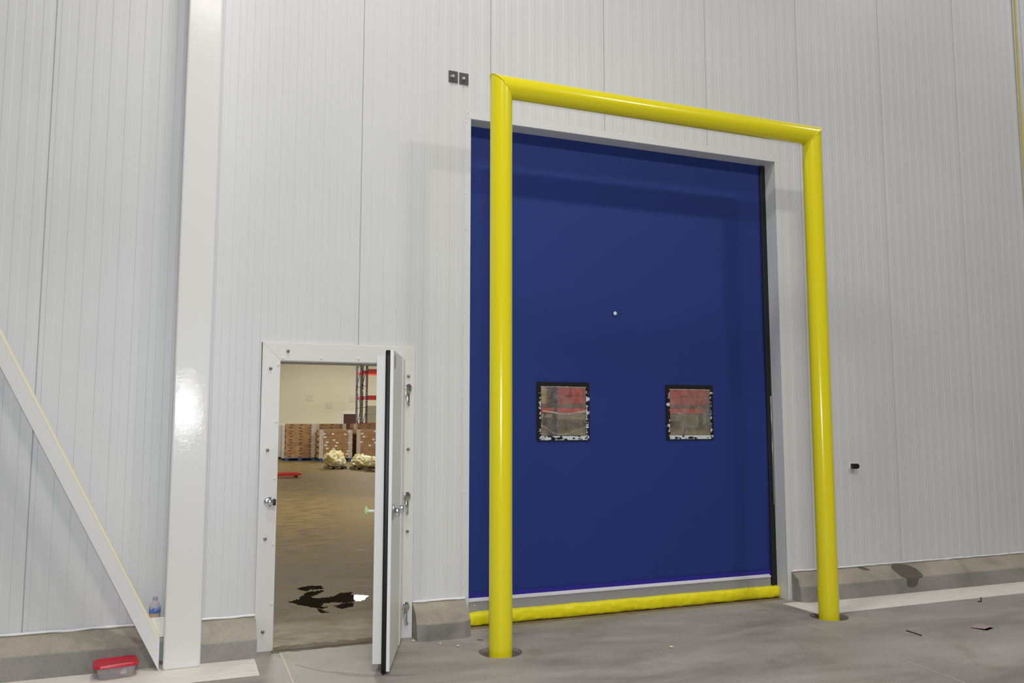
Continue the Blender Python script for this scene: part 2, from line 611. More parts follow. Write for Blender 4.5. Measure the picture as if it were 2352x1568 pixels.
def curb(x0, x1, depth, zt, zf, label, mt, seed, end0=True, end1=True, cham=0.03):
    n = max(8, int((x1 - x0) / 0.05))
    bm = nb()
    rows = []
    e = 0.0
    for i in range(n + 1):
        t = i / n
        x = x0 + (x1 - x0) * t
        wob = 0.003 * noise.noise((x * 4, seed, 0))
        c = 0.0
        if end0 and x - x0 < cham: c = cham * 0.55 * (1 - (x - x0) / cham) ** 2
        if end1 and x1 - x < cham: c = cham * 0.55 * (1 - (x1 - x) / cham) ** 2
        sec = [(-0.006, 0.0), (-0.006, zt + wob), (-0.02, zt - 0.012 + wob), (-depth * 0.55, (zt + zf) / 2 + 0.002 + wob), (-depth + 0.010 + c, zf + 0.006),
               (-depth + 0.002 + c, zf + 0.001), (-depth - 0.001 + c, zf - 0.007), (-depth - 0.012 + c, 0.0)]
        rows.append([bm.verts.new((x, y, z)) for y, z in sec])
    # crowd two extra rows near a chamfered end
    for a, b in zip(rows, rows[1:]):
        for k in range(7):
            bm.faces.new((a[k], b[k], b[k + 1], a[k + 1]))
    bm.faces.new(rows[0])
    bm.faces.new(rows[-1][::-1])
    o = obj('concrete_curb', bm, mt, smooth=14, label=label, cat='curb', group='concrete curbs along the panel wall')
    bm = nb()
    pts, rs = [], []
    nn = int((x1 - x0) / 0.025)
    for i in range(nn + 1):
        x = x0 + (x1 - x0) * i / nn
        pts.append((x, -0.017, zt + 0.003 + 0.006 * noise.noise((x * 7, seed, 4))))
        rs.append(0.0085 + 0.004 * noise.noise((x * 11, seed, 9)))
    tube(bm, pts, rs, 8)
    obj('sealant_bead', bm, M['caulk'], o, 60, label='uneven white sealant bead')
    return o


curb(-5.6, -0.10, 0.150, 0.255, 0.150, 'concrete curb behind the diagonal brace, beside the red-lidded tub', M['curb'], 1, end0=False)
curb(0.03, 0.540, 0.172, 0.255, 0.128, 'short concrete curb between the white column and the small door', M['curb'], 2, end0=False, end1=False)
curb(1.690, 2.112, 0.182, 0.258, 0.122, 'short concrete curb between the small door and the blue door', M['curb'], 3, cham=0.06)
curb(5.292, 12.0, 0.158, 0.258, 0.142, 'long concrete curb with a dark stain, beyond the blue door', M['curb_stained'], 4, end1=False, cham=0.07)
# dark wet mark on the long curb, where it really sits on the concrete
m = M['curb_stained']
pv = coords(m)
sep = N(m, 'ShaderNodeSeparateXYZ')
link(m, pv, sep.inputs[0])


nz = noisetex(m, pv, 9, 3)
nzs = mth(m, 'MULTIPLY', mth(m, 'SUBTRACT', nz, 0.5), 0.16)


def blob(cx, cz, rx, rz, shear=0.0):
    dz = mth(m, 'SUBTRACT', sep.outputs['Z'], cz)
    dx = mth(m, 'ADD', mth(m, 'SUBTRACT', sep.outputs['X'], cx), mth(m, 'MULTIPLY', dz, shear))
    q = mth(m, 'ADD', mth(m, 'POWER', mth(m, 'ABSOLUTE', mth(m, 'DIVIDE', dx, rx)), 2.6), mth(m, 'POWER', mth(m, 'ABSOLUTE', mth(m, 'DIVIDE', dz, rz)), 2.6))
    q = mth(m, 'ADD', q, mth(m, 'MULTIPLY', nzs, 3.0))
    return mth(m, 'LESS_THAN', q, 1.0)


f_ = mth(m, 'MAXIMUM', blob(6.60, 0.185, 0.145, 0.062, 0.6), blob(6.60, 0.10, 0.075, 0.05, -0.3))
f_ = mth(m, 'MAXIMUM', f_, blob(6.12, 0.235, 0.045, 0.016, 2.0))
b_ = m.node_tree.nodes['Principled BSDF']
old = b_.inputs['Base Color'].links[0].from_socket
base(m, mixc(m, mth(m, 'MULTIPLY', f_, 0.75), old, (0.075, 0.070, 0.058)))

# ------------------------------------------------------------------ column and brace
CF = -0.262
bm = nb()
box(bm, -0.062, 0.172, CF, -0.03, 0.0, WTOP, 0.016, 4)
flat_faces(obj('steel_column', bm, M['column'], smooth=35, label='glossy white square steel column in front of the panel wall', cat='column'))

br = empty('diagonal_brace', (-0.09, -0.17, 0), 'white diagonal steel brace rising away from the column foot', 'brace')
a0, a1 = Vector((-0.085, 0, 0.0)), Vector((-1.115, 0, 2.215))   # upper edge
d = (Vector((-1.108, 0, 2.222)) - Vector((-0.085, 0, 0.205))).normalized()
nrm = Vector((-d.z, 0, d.x))
if nrm.z > 0: nrm = -nrm
up0 = Vector((-0.085, 0, 0.205))
wd = 0.092
L = 4.6
lowdir = nrm * wd
# outline in x,z : vertical cut at the foot
q1 = up0 + d * L
q0 = up0
q2 = q1 + lowdir
low0 = up0 + lowdir
tt = low0.z / d.z
q3 = low0 - d * (low0.z - 0.004) / d.z
outline = [(q0.x, q0.z), (q1.x, q1.z), (q2.x, q2.z), (q3.x, q3.z), (-0.085, 0.004)]
bm = nb()
prism(bm, outline, 'y', -0.252, -0.170)
obj('brace_bar', bm, M['brace'], br)
bm = nb()
e1 = up0 + d * 0.01
e2 = up0 + d * (L - .01)
sec = [(-0.0020, -0.186), (-0.0020, -0.2475), (0.0015, -0.2530), (0.0095, -0.2535), (0.0095, -0.2515), (0.003, -0.2505), (-0.0005, -0.2465), (-0.0005, -0.186)]
ra = [bm.verts.new((e1.x + nrm.x * q, y, e1.z + nrm.z * q)) for q, y in sec]
rb = [bm.verts.new((e2.x + nrm.x * q, y, e2.z + nrm.z * q)) for q, y in sec]
for k in range(8):
    bm.faces.new((ra[k], ra[(k + 1) % 8], rb[(k + 1) % 8], rb[k]))
bm.faces.new(ra); bm.faces.new(rb[::-1])
obj('edge_band', bm, M['brace_top'], br, label='cream band along the upper side')
bm = nb()
prism(bm, [(-0.165, 0.334), (-0.060, 0.334), (-0.060, 0.205), (-0.100, 0.205)], 'y', -0.205, -0.191, 0.002)
obj('gusset_plate', bm, M['frp'], br)

# ------------------------------------------------------------------ yellow pipe guard
gd = empty('pipe_guard', ((PX[0] + PX[1]) / 2, PY, 0), 'glossy yellow pipe guard frame standing in front of the blue door', 'guard frame')
GZ = 4.168


def pipe_post(cx, side):
    bm = nb()
    n = 48
    lo, hi = [], []
    for k in range(n):
        t = 2 * math.pi * k / n
        x, y = PR * math.cos(t), PR * math.sin(t)
        lo.append(bm.verts.new((cx + x, PY + y, -0.03)))
        hi.append(bm.verts.new((cx + x, PY + y, GZ - side * x)))
    for k in range(n):
        bm.faces.new((lo[k], lo[(k + 1) % n], hi[(k + 1) % n], hi[k]))
    bm.faces.new(hi)
    bm.faces.new(lo[::-1])
    return obj('post', bm, M['yellow'], gd, 40)


pipe_post(PX[0], 1)
pipe_post(PX[1], -1)
bm = nb()
n = 48
A, B = [], []
for k in range(n):
    t = 2 * math.pi * k / n
    y, z = PR * math.cos(t), PR * math.sin(t)
    A.append(bm.verts.new((PX[0] - z, PY + y, GZ + z)))
    B.append(bm.verts.new((PX[1] + z, PY + y, GZ + z)))
for k in range(n):
    bm.faces.new((A[k], A[(k + 1) % n], B[(k + 1) % n], B[k]))
bm.faces.new(A)
bm.faces.new(B[::-1])
obj('crossbar', bm, M['yellow'], gd, 40)
for cx, s in ((PX[0], 1), (PX[1], -1)):
    bm = nb()
    pts = []
    for k in range(49):
        t = 2 * math.pi * k / 48
        r = PR + 0.001
        pts.append((cx - s * r * math.sin(t), PY + r * math.cos(t), GZ + r * math.sin(t)))
    tube(bm, pts, 0.0045, 6, False)
    obj('weld_seam', bm, M['yellow'], gd, 50)

# ------------------------------------------------------------------ blue roll-up door
CY = 0.165
d2 = empty('door_2', ((BX0 + BX1) / 2, 0.16, 0), 'tall blue fabric roll-up door with two clear vinyl windows', 'door', kind='structure')
WIN = [(2.800, 3.300, 1.468, 1.972), (4.076, 4.582, 1.468, 1.968)]
IN = [(0.040, 0.037, 0.046, 0.040), (0.040, 0.037, 0.046, 0.040)]     # left, right, bottom, top borders


def curtain_mesh():
    bm = nb()
    x0, x1, z0, z1 = BX0 - 0.06, 5.215, 0.206, 4.35
    xs = sorted(set([x0 + (x1 - x0) * i / 60 for i in range(61)] + [w_[0] + 0.01 for w_ in WIN] + [w_[1] - 0.01 for w_ in WIN]))
    zs = sorted(set([z0 + (z1 - z0) * i / 60 for i in range(61)] + [w_[2] + 0.01 for w_ in WIN] + [w_[3] - 0.01 for w_ in WIN]))
    g = {}
    for i, x in enumerate(xs):
        for j, z in enumerate(zs):
            y = CY + 0.005 * noise.noise((x * 0.7, z * 0.9, 2)) + 0.004 * math.sin(z * 2.3 + 0.3 * x)
            g[i, j] = bm.verts.new((x, y, z))
    for i in range(len(xs) - 1):
        for j in range(len(zs) - 1):
            cx, cz = (xs[i] + xs[i + 1]) / 2, (zs[j] + zs[j + 1]) / 2
            if any(a + .01 < cx < b - .01 and c + .01 < cz < e - .01 for a, b, c, e in WIN): continue
            bm.faces.new((g[i, j], g[i + 1, j], g[i + 1, j + 1], g[i, j + 1]))
    return bm


obj('curtain', curtain_mesh(), M['blue'], d2, 60)
bm = nb()
box(bm, BX0 - 0.06, 5.215, CY - 0.011, CY - 0.008, 0.200, 0.252)
obj('curtain_hem', bm, M['blue_band'], d2, label='brighter blue hem band')
bm = nb()
prism(bm, [(CY - 0.030, 0.110), (CY - 0.030, 0.192), (CY - 0.036, 0.196), (CY - 0.036, 0.200), (CY - 0.010, 0.2145), (CY + 0.02, 0.2145), (CY + 0.02, 0.110)], 'x', BX0 - 0.05, 5.165)
bar = obj('bottom_bar', bm, M['alu'], d2, label='grey aluminium bottom bar')
bm = nb()
prism(bm, [(CY - 0.0375, 0.192), (CY - 0.0375, 0.2015), (CY - 0.010, 0.2165), (CY - 0.010, 0.208)], 'x', BX0 - 0.05, 5.165)
obj('bar_lip', bm, M['alu_lip'], bar)
sp = None
for x, z in ((2.20, 0.172), (2.243, 0.182), (2.243, 0.156), (5.10, 0.182), (5.10, 0.156), (5.145, 0.17)):
    p = Vector((x, CY - 0.0305, z))
    if sp is None:
        bm = nb()
        lathe(bm, [(0.007, 0), (0.007, 0.002), (0.004, 0.005)], (0, 0, 0), 10)
        xform(bm, Matrix.Rotation(math.pi / 2, 4, 'X'))
        xform(bm, Matrix.Translation(p))
        sp = obj('screw', bm, M['chrome'], bar, 40)
    else:
        again(sp, p, bar)
# wrinkled yellow loop seal
bm = nb()
nx, na = 260, 20
x0, x1 = BX0 - 0.05, 5.243
rows = []
for i in range(nx + 1):
    x = x0 + (x1 - x0) * i / nx
    ring = []
    for k in range(na):
        t = 2 * math.pi * k / na
        wr = 0.010 * noise.noise((x * 11 + 4 * math.sin(t), math.sin(t) * 2.0 + x * 3, math.cos(t) * 1.5)) + 0.006 * noise.noise((x * 45, t * 1.2 + x * 9, 5))
        ry, rz = 0.056 + wr, 0.055 + 0.4 * wr
        y = CY - 0.010 + ry * math.copysign(abs(math.cos(t)) ** 0.65, math.cos(t))
        z = 0.058 + rz * math.copysign(abs(math.sin(t)) ** 0.65, math.sin(t))
        ring.append(bm.verts.new((x, y, max(0.004 + 0.004 * noise.noise((x * 8, 0, 0)), z))))
    rows.append(ring)
for a, b in zip(rows, rows[1:]):
    for k in range(na):
        bm.faces.new((a[k], a[(k + 1) % na], b[(k + 1) % na], b[k]))
bm.faces.new(rows[0]); bm.faces.new(rows[-1][::-1])
obj('loop_seal', bm, M['vinyl_yellow'], d2, 80, label='wrinkled yellow vinyl loop seal')
# black side guides
for xa, xb in ((BX0 - 0.12, BX0 - 0.005), (5.188, BX1 + 0.06)):
    bm = nb()
    box(bm, xa, xb, CY - 0.022, CY - 0.012, 0.0, 4.3)
    box(bm, xa, xb, CY + 0.028, CY + 0.038, 0.0, 4.3)
    g_ = obj('side_guide', bm, M['rail'], d2)
bm = nb()
box(bm, 5.222, 5.240, CY - 0.036, CY - 0.020, 0.855, 1.880, 0.003, 1)
obj('sensor_strip', bm, M['bolt'], d2, 40, label='thin metal light-curtain strip in the black guide')
bm = nb()
lathe(bm, [(0.017, 0.0), (0.017, 0.002), (0.015, 0.003)], (0, 0, 0), 20)
xform(bm, Matrix.Rotation(math.pi / 2, 4, 'X'))
xform(bm, Matrix.Translation((3.566, CY - 0.010, 2.597)))
obj('round_sticker', bm, M['white_plastic'], d2, 40, label='small round white spot')

# vinyl windows
M['wframe'] = mat('window_border_black', (0.010, 0.010, 0.010), 0.4)
M['residue'] = mat('adhesive_residue', (0.66, 0.70, 0.73), 0.7)
m = M['vinyl'] = bpy.data.materials.new('clear_vinyl')
m.use_nodes = True
nt = m.node_tree
nt.nodes.clear()
out = N(m, 'ShaderNodeOutputMaterial')
tr = N(m, 'ShaderNodeBsdfTransparent'); tr.inputs[0].default_value = (0.60, 0.575, 0.51, 1)
gl = N(m, 'ShaderNodeBsdfGlossy'); gl.inputs['Roughness'].default_value = 0.09
gl.inputs[0].default_value = (0.9, 0.9, 0.9, 1)
df = N(m, 'ShaderNodeBsdfDiffuse'); df.inputs[0].default_value = (0.62, 0.60, 0.56, 1)
at = N(m, 'ShaderNodeAttribute', attribute_name='crease')
lw = N(m, 'ShaderNodeFresnel'); lw.inputs[0].default_value = 1.5
vv = coords(m)
hz = ramp(m, noisetex(m, vv, 11, 4, 0.6, 1.0), [(0.35, (0.10,) * 3), (0.75, (0.34,) * 3)])
bp = N(m, 'ShaderNodeBump'); bp.inputs['Strength'].default_value = 0.25; bp.inputs['Distance'].default_value = 0.01
link(m, noisetex(m, vv, 9, 2), bp.inputs['Height'])
link(m, bp.outputs['Normal'], gl.inputs['Normal']); link(m, bp.outputs['Normal'], lw.inputs['Normal'])
mx1 = N(m, 'ShaderNodeMixShader'); mx2 = N(m, 'ShaderNodeMixShader')
hmax = mth(m, 'MAXIMUM', hz, at.outputs['Fac'])
link(m, hmax, mx1.inputs[0]); link(m, tr.outputs[0], mx1.inputs[1]); link(m, df.outputs[0], mx1.inputs[2])
link(m, lw.outputs[0], mx2.inputs[0]); link(m, mx1.outputs[0], mx2.inputs[1]); link(m, gl.outputs[0], mx2.inputs[2])
link(m, mx2.outputs[0], out.inputs[0])


def seg_dist(u, v, a, b):
    p, a, b = Vector((u, v)), Vector(a), Vector(b)
    ab = b - a
    t = max(0, min(1, (p - a).dot(ab) / ab.length_squared))
    return (p - (a + ab * t)).length


# fold lines of the two sheets, in fractions of the sheet (u right, v down): points, half width, whiteness
FOLDS = [
    [([(0.05, .49), (.2, .52), (.4, .55), (.6, .555), (.8, .53), (.96, .49)], .016, .75),
     ([(0.0, .78), (.1, .83), (.2, .90), (.3, .955), (.45, .97), (.6, .95), (.8, .88), (1.0, .82)], .012, .5),
     ([(.585, .02), (.58, .5), (.585, .93)], .009, .28), ([(.265, 0), (.26, .45), (.25, .9)], .010, .25), ([(.16, .1), (.17, .6), (.15, .8)], .008, .25),
     ([(.58, .10), (.50, .38), (.44, .52), (.38, .72)], .008, .30), ([(.32, .22), (.39, .17), (.46, .22)], .020, .40), ([(.40, .24), (.43, .40)], .008, .25),
     ([(.02, .27), (.16, .28)], .010, .35), ([(.02, .06), (.15, .09)], .009, .4), ([(.0, .01), (1, .01)], .012, .6), ([(.66, .62), (.80, .57), (.97, .50)], .008, .5)],
    [([(.16, .52), (.24, .54), (.34, .56)], .016, .6), ([(.0, .01), (1, .01)], .012, .65), ([(.55, .52), (.56, .72)], .012, .3), ([(.78, .56), (.70, .70), (.6, .78)], .009, .3),
     ([(.84, .53), (.92, .51)], .010, .55), ([(.36, .95), (.5, .96), (.7, .92)], .008, .35), ([(.36, .12), (.30, .40)], .012, .2), ([(.62, .12), (.70, .38)], .012, .2), ([(.45, .10), (.46, .42)], .010, .15)],
]
for wi, (xa, xb, za, zb) in enumerate(WIN):
    l, r, b, t = IN[wi]
    yv = CY - 0.012
    wn = empty('curtain_window', ((xa + xb) / 2, yv, za), parent=d2)
    bm = nb()
    box(bm, xa, xa + l, yv - 0.003, yv + 0.003, za, zb)
    box(bm, xb - r, xb, yv - 0.003, yv + 0.003, za, zb)
    box(bm, xa + l, xb - r, yv - 0.003, yv + 0.003, zb - t, zb)
    box(bm, xa + l, xb - r, yv - 0.003, yv + 0.003, za, za + b)
    obj('window_border', bm, M['wframe'], wn)
    # sheet
    bm = nb()
    n = 110
    X0, X1, Z0, Z1 = xa + l - .004, xb - r + .004, za + b - .004, zb - t + .004
    cl = bm.verts.layers.float.new('crease')
    g = {}
    for i in range(n + 1):
        for j in range(n + 1):
            u, v = i / n, j / n
            y = yv - 0.001 - 0.016 * math.sin(math.pi * u) * math.sin(math.pi * v) + 0.004 * noise.noise((u * 3 + wi * 7, v * 5, 1))
            cr = 0.0
            for pts, hw, wt in FOLDS[wi]:
                dd = min(seg_dist(u, v, p, q) for p, q in zip(pts, pts[1:]))
                y -= 0.006 * wt * math.exp(-(dd / (hw * 1.6)) ** 2)
                hwn = hw * (0.75 + 0.5 * noise.noise((u * 14, v * 14, wi)))
                cr = max(cr, wt * max(0.0, min(1.0, (hwn * 1.3 - dd) / (hwn * 0.5 + 1e-4))))
            vert = bm.verts.new((X0 + (X1 - X0) * u, y, Z1 - (Z1 - Z0) * v))
            vert[cl] = cr
            g[i, j] = vert
    for i in range(n):
        for j in range(n):
            bm.faces.new((g[i, j], g[i, j + 1], g[i + 1, j + 1], g[i + 1, j]))
    obj('vinyl_pane', bm, M['vinyl'], wn, 180, label='creased clear vinyl sheet')
    # torn adhesive residue
    bm = nb()
    cs = 0.0035
    yy = yv - 0.0036

    def cell(x, z):
        v = [bm.verts.new(p) for p in ((x, yy, z), (x + cs, yy, z), (x + cs, yy, z + cs), (x, yy, z + cs))]
        bm.faces.new(v)
    x = xa + 0.010
    while x < xb - 0.008:
        z = za + 0.008
        while z < za + b - 0.004:
            f = noise.noise((x * 22, z * 40, wi * 5 + 1)) + 0.5 * noise.noise((x * 110, z * 110, 2))
            edge = (za + b - z) / b
            lim = -0.22 if wi == 1 else (0.05 if x < xa + 0.20 else -0.25)
            if xa + l - .01 < x and f > lim + 0.25 * (edge - 0.6): cell(x, z)
            z += cs
        x += cs
    for side in (0, 1):
        z = za + 0.02
        while z < zb - 0.06:
            for kx in range(10):
                xx = (xa + l - 0.004 - (kx + 1) * cs) if side == 0 else (xb - r + 0.003 + kx * cs)
                f = noise.noise((side * 9 + wi * 4, z * 26, 3)) + 0.45 * noise.noise((xx * 90, z * 90, 4))
                if f > 0.02 + kx * 0.055 - (0.15 if side == 1 and wi == 0 else 0.0): cell(xx, z)
            z += cs
    bmesh.ops.remove_doubles(bm, verts=bm.verts, dist=1e-5)
    obj('adhesive_residue', bm, M['residue'], wn, label='torn pale adhesive residue on the black border')

# ------------------------------------------------------------------ personnel door
d1 = empty('door_1', (1.1, -0.02, 0), 'white insulated door standing ajar in its white mitred frame', 'door', kind='structure')
OX0, OX1, OZ1 = 0.532, 1.684, 2.214
FYF = -0.028
bm = nb(); prism(bm, [(OX0, 0), (DX0 + .002, 0), (DX0 + .002, DZ1), (OX0, OZ1)], 'y', FYF, 0.0, 0.003)
obj('jamb', bm, M['frp'], d1)
bm = nb(); prism(bm, [(DX1, 0), (OX1, 0), (OX1, OZ1), (DX1, DZ1)], 'y', FYF, 0.0, 0.003)
obj('jamb', bm, M['frp'], d1)
bm = nb(); prism(bm, [(DX0 + .002, DZ1), (DX1, DZ1), (OX1, OZ1), (OX0, OZ1)], 'y', FYF, 0.0, 0.003)
obj('header', bm, M['frp'], d1)
bm = nb()
box(bm, DX0, DX1, FYF + .01, WT, DZ1 - 0.006, DZ1 + 0.004)
obj('header_liner', bm, M['reveal'], d1, label='grey metal liner under the header')
bm = nb()
for k in range(22):
    t = random.random()
    x = DX0 + 0.01 + (0.32 * random.random() if k < 12 else 0.4 + 0.4 * random.random())
    bmesh.ops.create_icosphere(bm, subdivisions=1, radius=0.004 + 0.003 * random.random(), matrix=Matrix.Translation((x, -0.01 + 0.12 * t, DZ1 - 0.008)))
obj('water_drops', bm, M['chrome'], d1, 60, label='beads of condensation under the header', kind='stuff')

# carriage bolts
b0 = None
for x, z in ((0.714, 2.152), (0.592, 2.020), (0.587, 1.425), (0.587, 0.790), (0.589, 0.140), (1.632, 1.985), (1.636, 1.420), (1.637, 0.795), (1.640, 0.110)):
    p = Vector((x, FYF - 0.008, z))
    if b0 is None:
        bm = nb()
        lathe(bm, [(0.0115, -0.008), (0.0125, -0.002), (0.0105, 0.004), (0.006, 0.008), (0.002, 0.0095)], (0, 0, 0), 16)
        xform(bm, Matrix.Rotation(math.pi / 2, 4, 'X'))
        xform(bm, Matrix.Translation(p))
        b0 = obj('bolt', bm, M['bolt'], d1, 60)
    else:
        again(b0, p, d1)
b0 = None
for x, z in ((0.645, 2.05), (0.643, 1.63), (0.643, 1.22), (0.645, 0.75), (0.645, 0.33), (0.68, 2.10), (0.96, 2.105), (1.24, 2.11)):
    p = Vector((x, FYF - 0.002, z))
    if b0 is None:
        bm = nb()
        lathe(bm, [(0.011, -0.002), (0.011, 0.001), (0.007, 0.004)], (0, 0, 0), 12)
        xform(bm, Matrix.Rotation(math.pi / 2, 4, 'X'))
        xform(bm, Matrix.Translation(p))
        b0 = obj('screw_cap', bm, M['frp'], d1, 50)
    else:
        again(b0, p, d1)

# leaf: local frame a = from hinge to free edge, b = inward from outer skin, z up
HX, HY = 1.600, -0.055
TH = math.radians(70.6)
RL = Matrix(((-math.cos(TH), -math.sin(TH), 0, HX), (-math.sin(TH), math.cos(TH), 0, HY), (0, 0, 1, 0), (0, 0, 0, 1)))
LW = 0.888
bm = nb(); box(bm, 0.0, LW, 0.0, 0.022, 0.020, 2.112, 0.003, 2); xform(bm, RL)
leaf = flat_faces(obj('leaf', bm, M['leaf'], d1, 35))
bm = nb(); box(bm, 0.055, LW - 0.055, 0.054, 0.118, 0.052, 2.072, 0.002, 1); xform(bm, RL)
obj('insulated_plug', bm, M['leaf'], leaf)
bm = nb()
for (a_0, a_1, z_0, z_1) in ((LW - 0.042, LW - 0.004, 0.004, 2.110), (0.004, 0.042, 0.02, 2.110), (0.004, LW - 0.004, 2.072, 2.110)):
    box(bm, a_0, a_1, 0.022, 0.054, z_0, z_1, 0.008, 2)
xform(bm, RL)
obj('gasket', bm, M['black'], leaf, 40, label='black rubber edge gasket')
bm = nb()
pts = [(LW - 0.055, 0.05, 0.028), (LW - 0.03, 0.045, 0.010), (LW - 0.004, 0.04, 0.007), (LW + 0.012, 0.036, 0.016), (LW + 0.010, 0.034, 0.034)]
tube(bm, pts, 0.006, 8); xform(bm, RL)
obj('sweep', bm, M['black'], leaf, 60)
bm = nb(); box(bm, LW - 0.145, LW - 0.045, -0.0016, 0.001, 1.995, 2.085); xform(bm, RL)
obj('label_plate', bm, M['grey'], leaf, label='small grey label plate')
bm = nb(); box(bm, LW - 0.010, LW + 0.001, -0.0012, 0.0, 0.02, 2.112); box(bm, 0.22, 0.232, -0.0025, 0.001, 0.02, 2.11); xform(bm, RL)
obj('edge_strip', bm, M['leaf'], leaf)

# latch on the outer face
bm = nb()
box(bm, LW - 0.085, LW - 0.045, -0.014, 0.0, 0.985, 1.085, 0.005, 2)          # base plate
box(bm, LW - 0.090, LW - 0.015, -0.050, -0.010, 1.005, 1.062, 0.007, 2)       # housing
box(bm, LW - 0.235, LW - 0.085, -0.046, -0.030, 1.012, 1.056, 0.007, 2)       # pull lever
box(bm, LW - 0.240, LW - 0.215, -0.060, -0.030, 1.008, 1.060, 0.006, 2)
xform(bm, RL)
obj('latch', bm, M['chrome'], leaf, 35, label='chrome latch with pull lever')
# inside release: rod and mushroom knob
bm = nb()
tube(bm, [(LW - 0.14, 0.116, 1.03), (LW - 0.14, 0.175, 1.03)], 0.009, 12)
xform(bm, RL)
rod = obj('release_rod', bm, M['white_plastic'], leaf, 40)
bm = nb()
lathe(bm, [(0.010, 0.0), (0.013, 0.008), (0.031, 0.016), (0.034, 0.021), (0.024, 0.029), (0.006, 0.033)], (0, 0, 0), 24)
xform(bm, RL @ Matrix.Translation((LW - 0.14, 0.165, 1.03)) @ Matrix.Rotation(-math.pi / 2, 4, 'X'))
obj('release_knob', bm, M['glow'], leaf, 50, label='pale green mushroom release knob')


# hinges: jamb flange + pin boss + strap on leaf
def hinge(z):
    bm = nb()
    x, y = 1.612, FYF
    # rounded jamb flange
    pts = []
    for k in range(20):
        t = 2 * math.pi * k / 20
        pts.append((x + 0.020 + 0.026 * math.cos(t), z + 0.030 + 0.036 * math.sin(t)))
    prism(bm, pts, 'y', y - 0.016, y, 0.003)
    box(bm, x + 0.008, x + 0.032, y - 0.012, y, z - 0.105, z + 0.01, 0.006, 2)
    tube(bm, [(x - 0.006, y - 0.032, z - 0.02), (x - 0.006, y - 0.032, z + 0.045)], 0.013, 14)
    tube(bm, [(x - 0.036, y - 0.040, z + 0.018), (x + 0.012, y - 0.026, z + 0.018)], 0.012, 14)
    tube(bm, [(x + 0.020, y - 0.018, z - 0.098), (x + 0.020, y - 0.010, z - 0.098)], 0.007, 10)
    return bm


h0 = obj('hinge', hinge(1.860), M['chrome'], d1, 40)
dz = ORG[h0.name].z - 1.860
for z in (1.030, 0.205):
    p = ORG[h0.name].copy(); p.z = z + dz
    again(h0, p, d1)
# strike on the other jamb
bm = nb()
prism(bm, [(0.570, 1.060), (0.580, 1.078), (0.606, 1.090), (0.622, 1.088), (0.622, 1.020), (0.606, 1.016), (0.584, 1.030), (0.572, 1.046)], 'y', FYF - 0.010, FYF, 0.003)
box(bm, 0.594, 0.640, FYF - 0.040, FYF - 0.008, 1.032, 1.072, 0.006, 2)
for x, z in ((0.580, 1.054), (0.612, 1.084), (0.612, 1.024)):
    tube(bm, [(x, FYF - 0.014, z), (x, FYF - 0.008, z)], 0.006, 10)
sk = obj('latch_strike', bm, M['chrome'], d1, 35, label='chrome latch strike with a black roller')
bm = nb(); box(bm, 0.632, 0.652, FYF - 0.046, FYF - 0.006, 1.030, 1.074, 0.004, 2)
obj('roller', bm, M['black'], sk, 40)
# brown caulked outline
M['aged'] = mat('aged_caulk', (0.78, 0.70, 0.50), 0.6)
bm = nb()
tube(bm, [(OX0 - 0.001, -0.006, 0.01), (OX0 - 0.001, -0.006, OZ1 + 0.001), (OX1 + 0.001, -0.006, OZ1 + 0.001), (OX1 + 0.001, -0.006, 0.27)], 0.004, 6)
obj('frame_sealant', bm, M['aged'], d1, 50, label='yellowed sealant round the frame')

# ------------------------------------------------------------------ wall fittings


def anchor(x0, x1, z0, z1, label, tilt):
    cx, cz = (x0 + x1) / 2, (z0 + z1) / 2
    t = empty('anchor_plate', (cx, 0, z0), label, 'wall plate', 'square anchor plates on the wall')
    bm = nb(); box(bm, x0, x1, -0.012, -0.003, z0, z1, 0.0015, 1)
    obj('plate', bm, M['plate'], t)
    bm = nb()
    c = Vector((cx, -0.012, cz + 0.004))
    dd = Vector((-0.75 + tilt, -1.0, -0.55)).normalized()
    tube(bm, [c, c + dd * 0.012], 0.014, 6)
    tube(bm, [c + dd * 0.010, c + dd * 0.045], 0.0065, 10)
    obj('bolt', bm, M['screw'], t, 40)


anchor(1.948, 2.026, 4.428, 4.524, 'dark grey square anchor plate with a bolt, the one farther from the yellow pipe guard', -0.3)
anchor(2.040, 2.119, 4.424, 4.520, 'dark grey square anchor plate with a bolt, the one nearer the yellow pipe guard', 0.0)

s = empty('photo_eye_sensor', (6.06, 0, 1.18), 'small black rounded sensor on the panel wall beyond the yellow post', 'sensor')
bm = nb(); box(bm, 6.025, 6.100, -0.018, -0.002, 1.180, 1.236, 0.004, 2)
obj('sensor_base', bm, M['white_plastic'], s, 40)
bm = nb()
pts = [(6.028, 1.183), (6.075, 1.183)] + [(6.075 + 0.024 * math.cos(t), 1.2075 + 0.0245 * math.sin(t)) for t in [(-math.pi / 2) + math.pi * k / 10 for k in range(1, 10)]] + [(6.075, 1.232), (6.028, 1.232)]
prism(bm, pts, 'y', -0.062, -0.018, 0.004)
obj('sensor_body', bm, M['black'], s, 40)

hose = nb()
pts = [(8.665 + 0.012 * math.sin(i * 0.23) + 0.05 * (1 - i / 40.0), -0.035, 0.27 + (WTOP - 0.27) * i / 40.0) for i in range(41)]
tube(hose, pts, 0.0125, 10)
M['hose'] = mat('hose_yellow', (0.62, 0.55, 0.16), 0.5)
obj('air_hose', hose, M['hose'], smooth=60, label='thin yellow hose running down the panel wall', cat='hose')

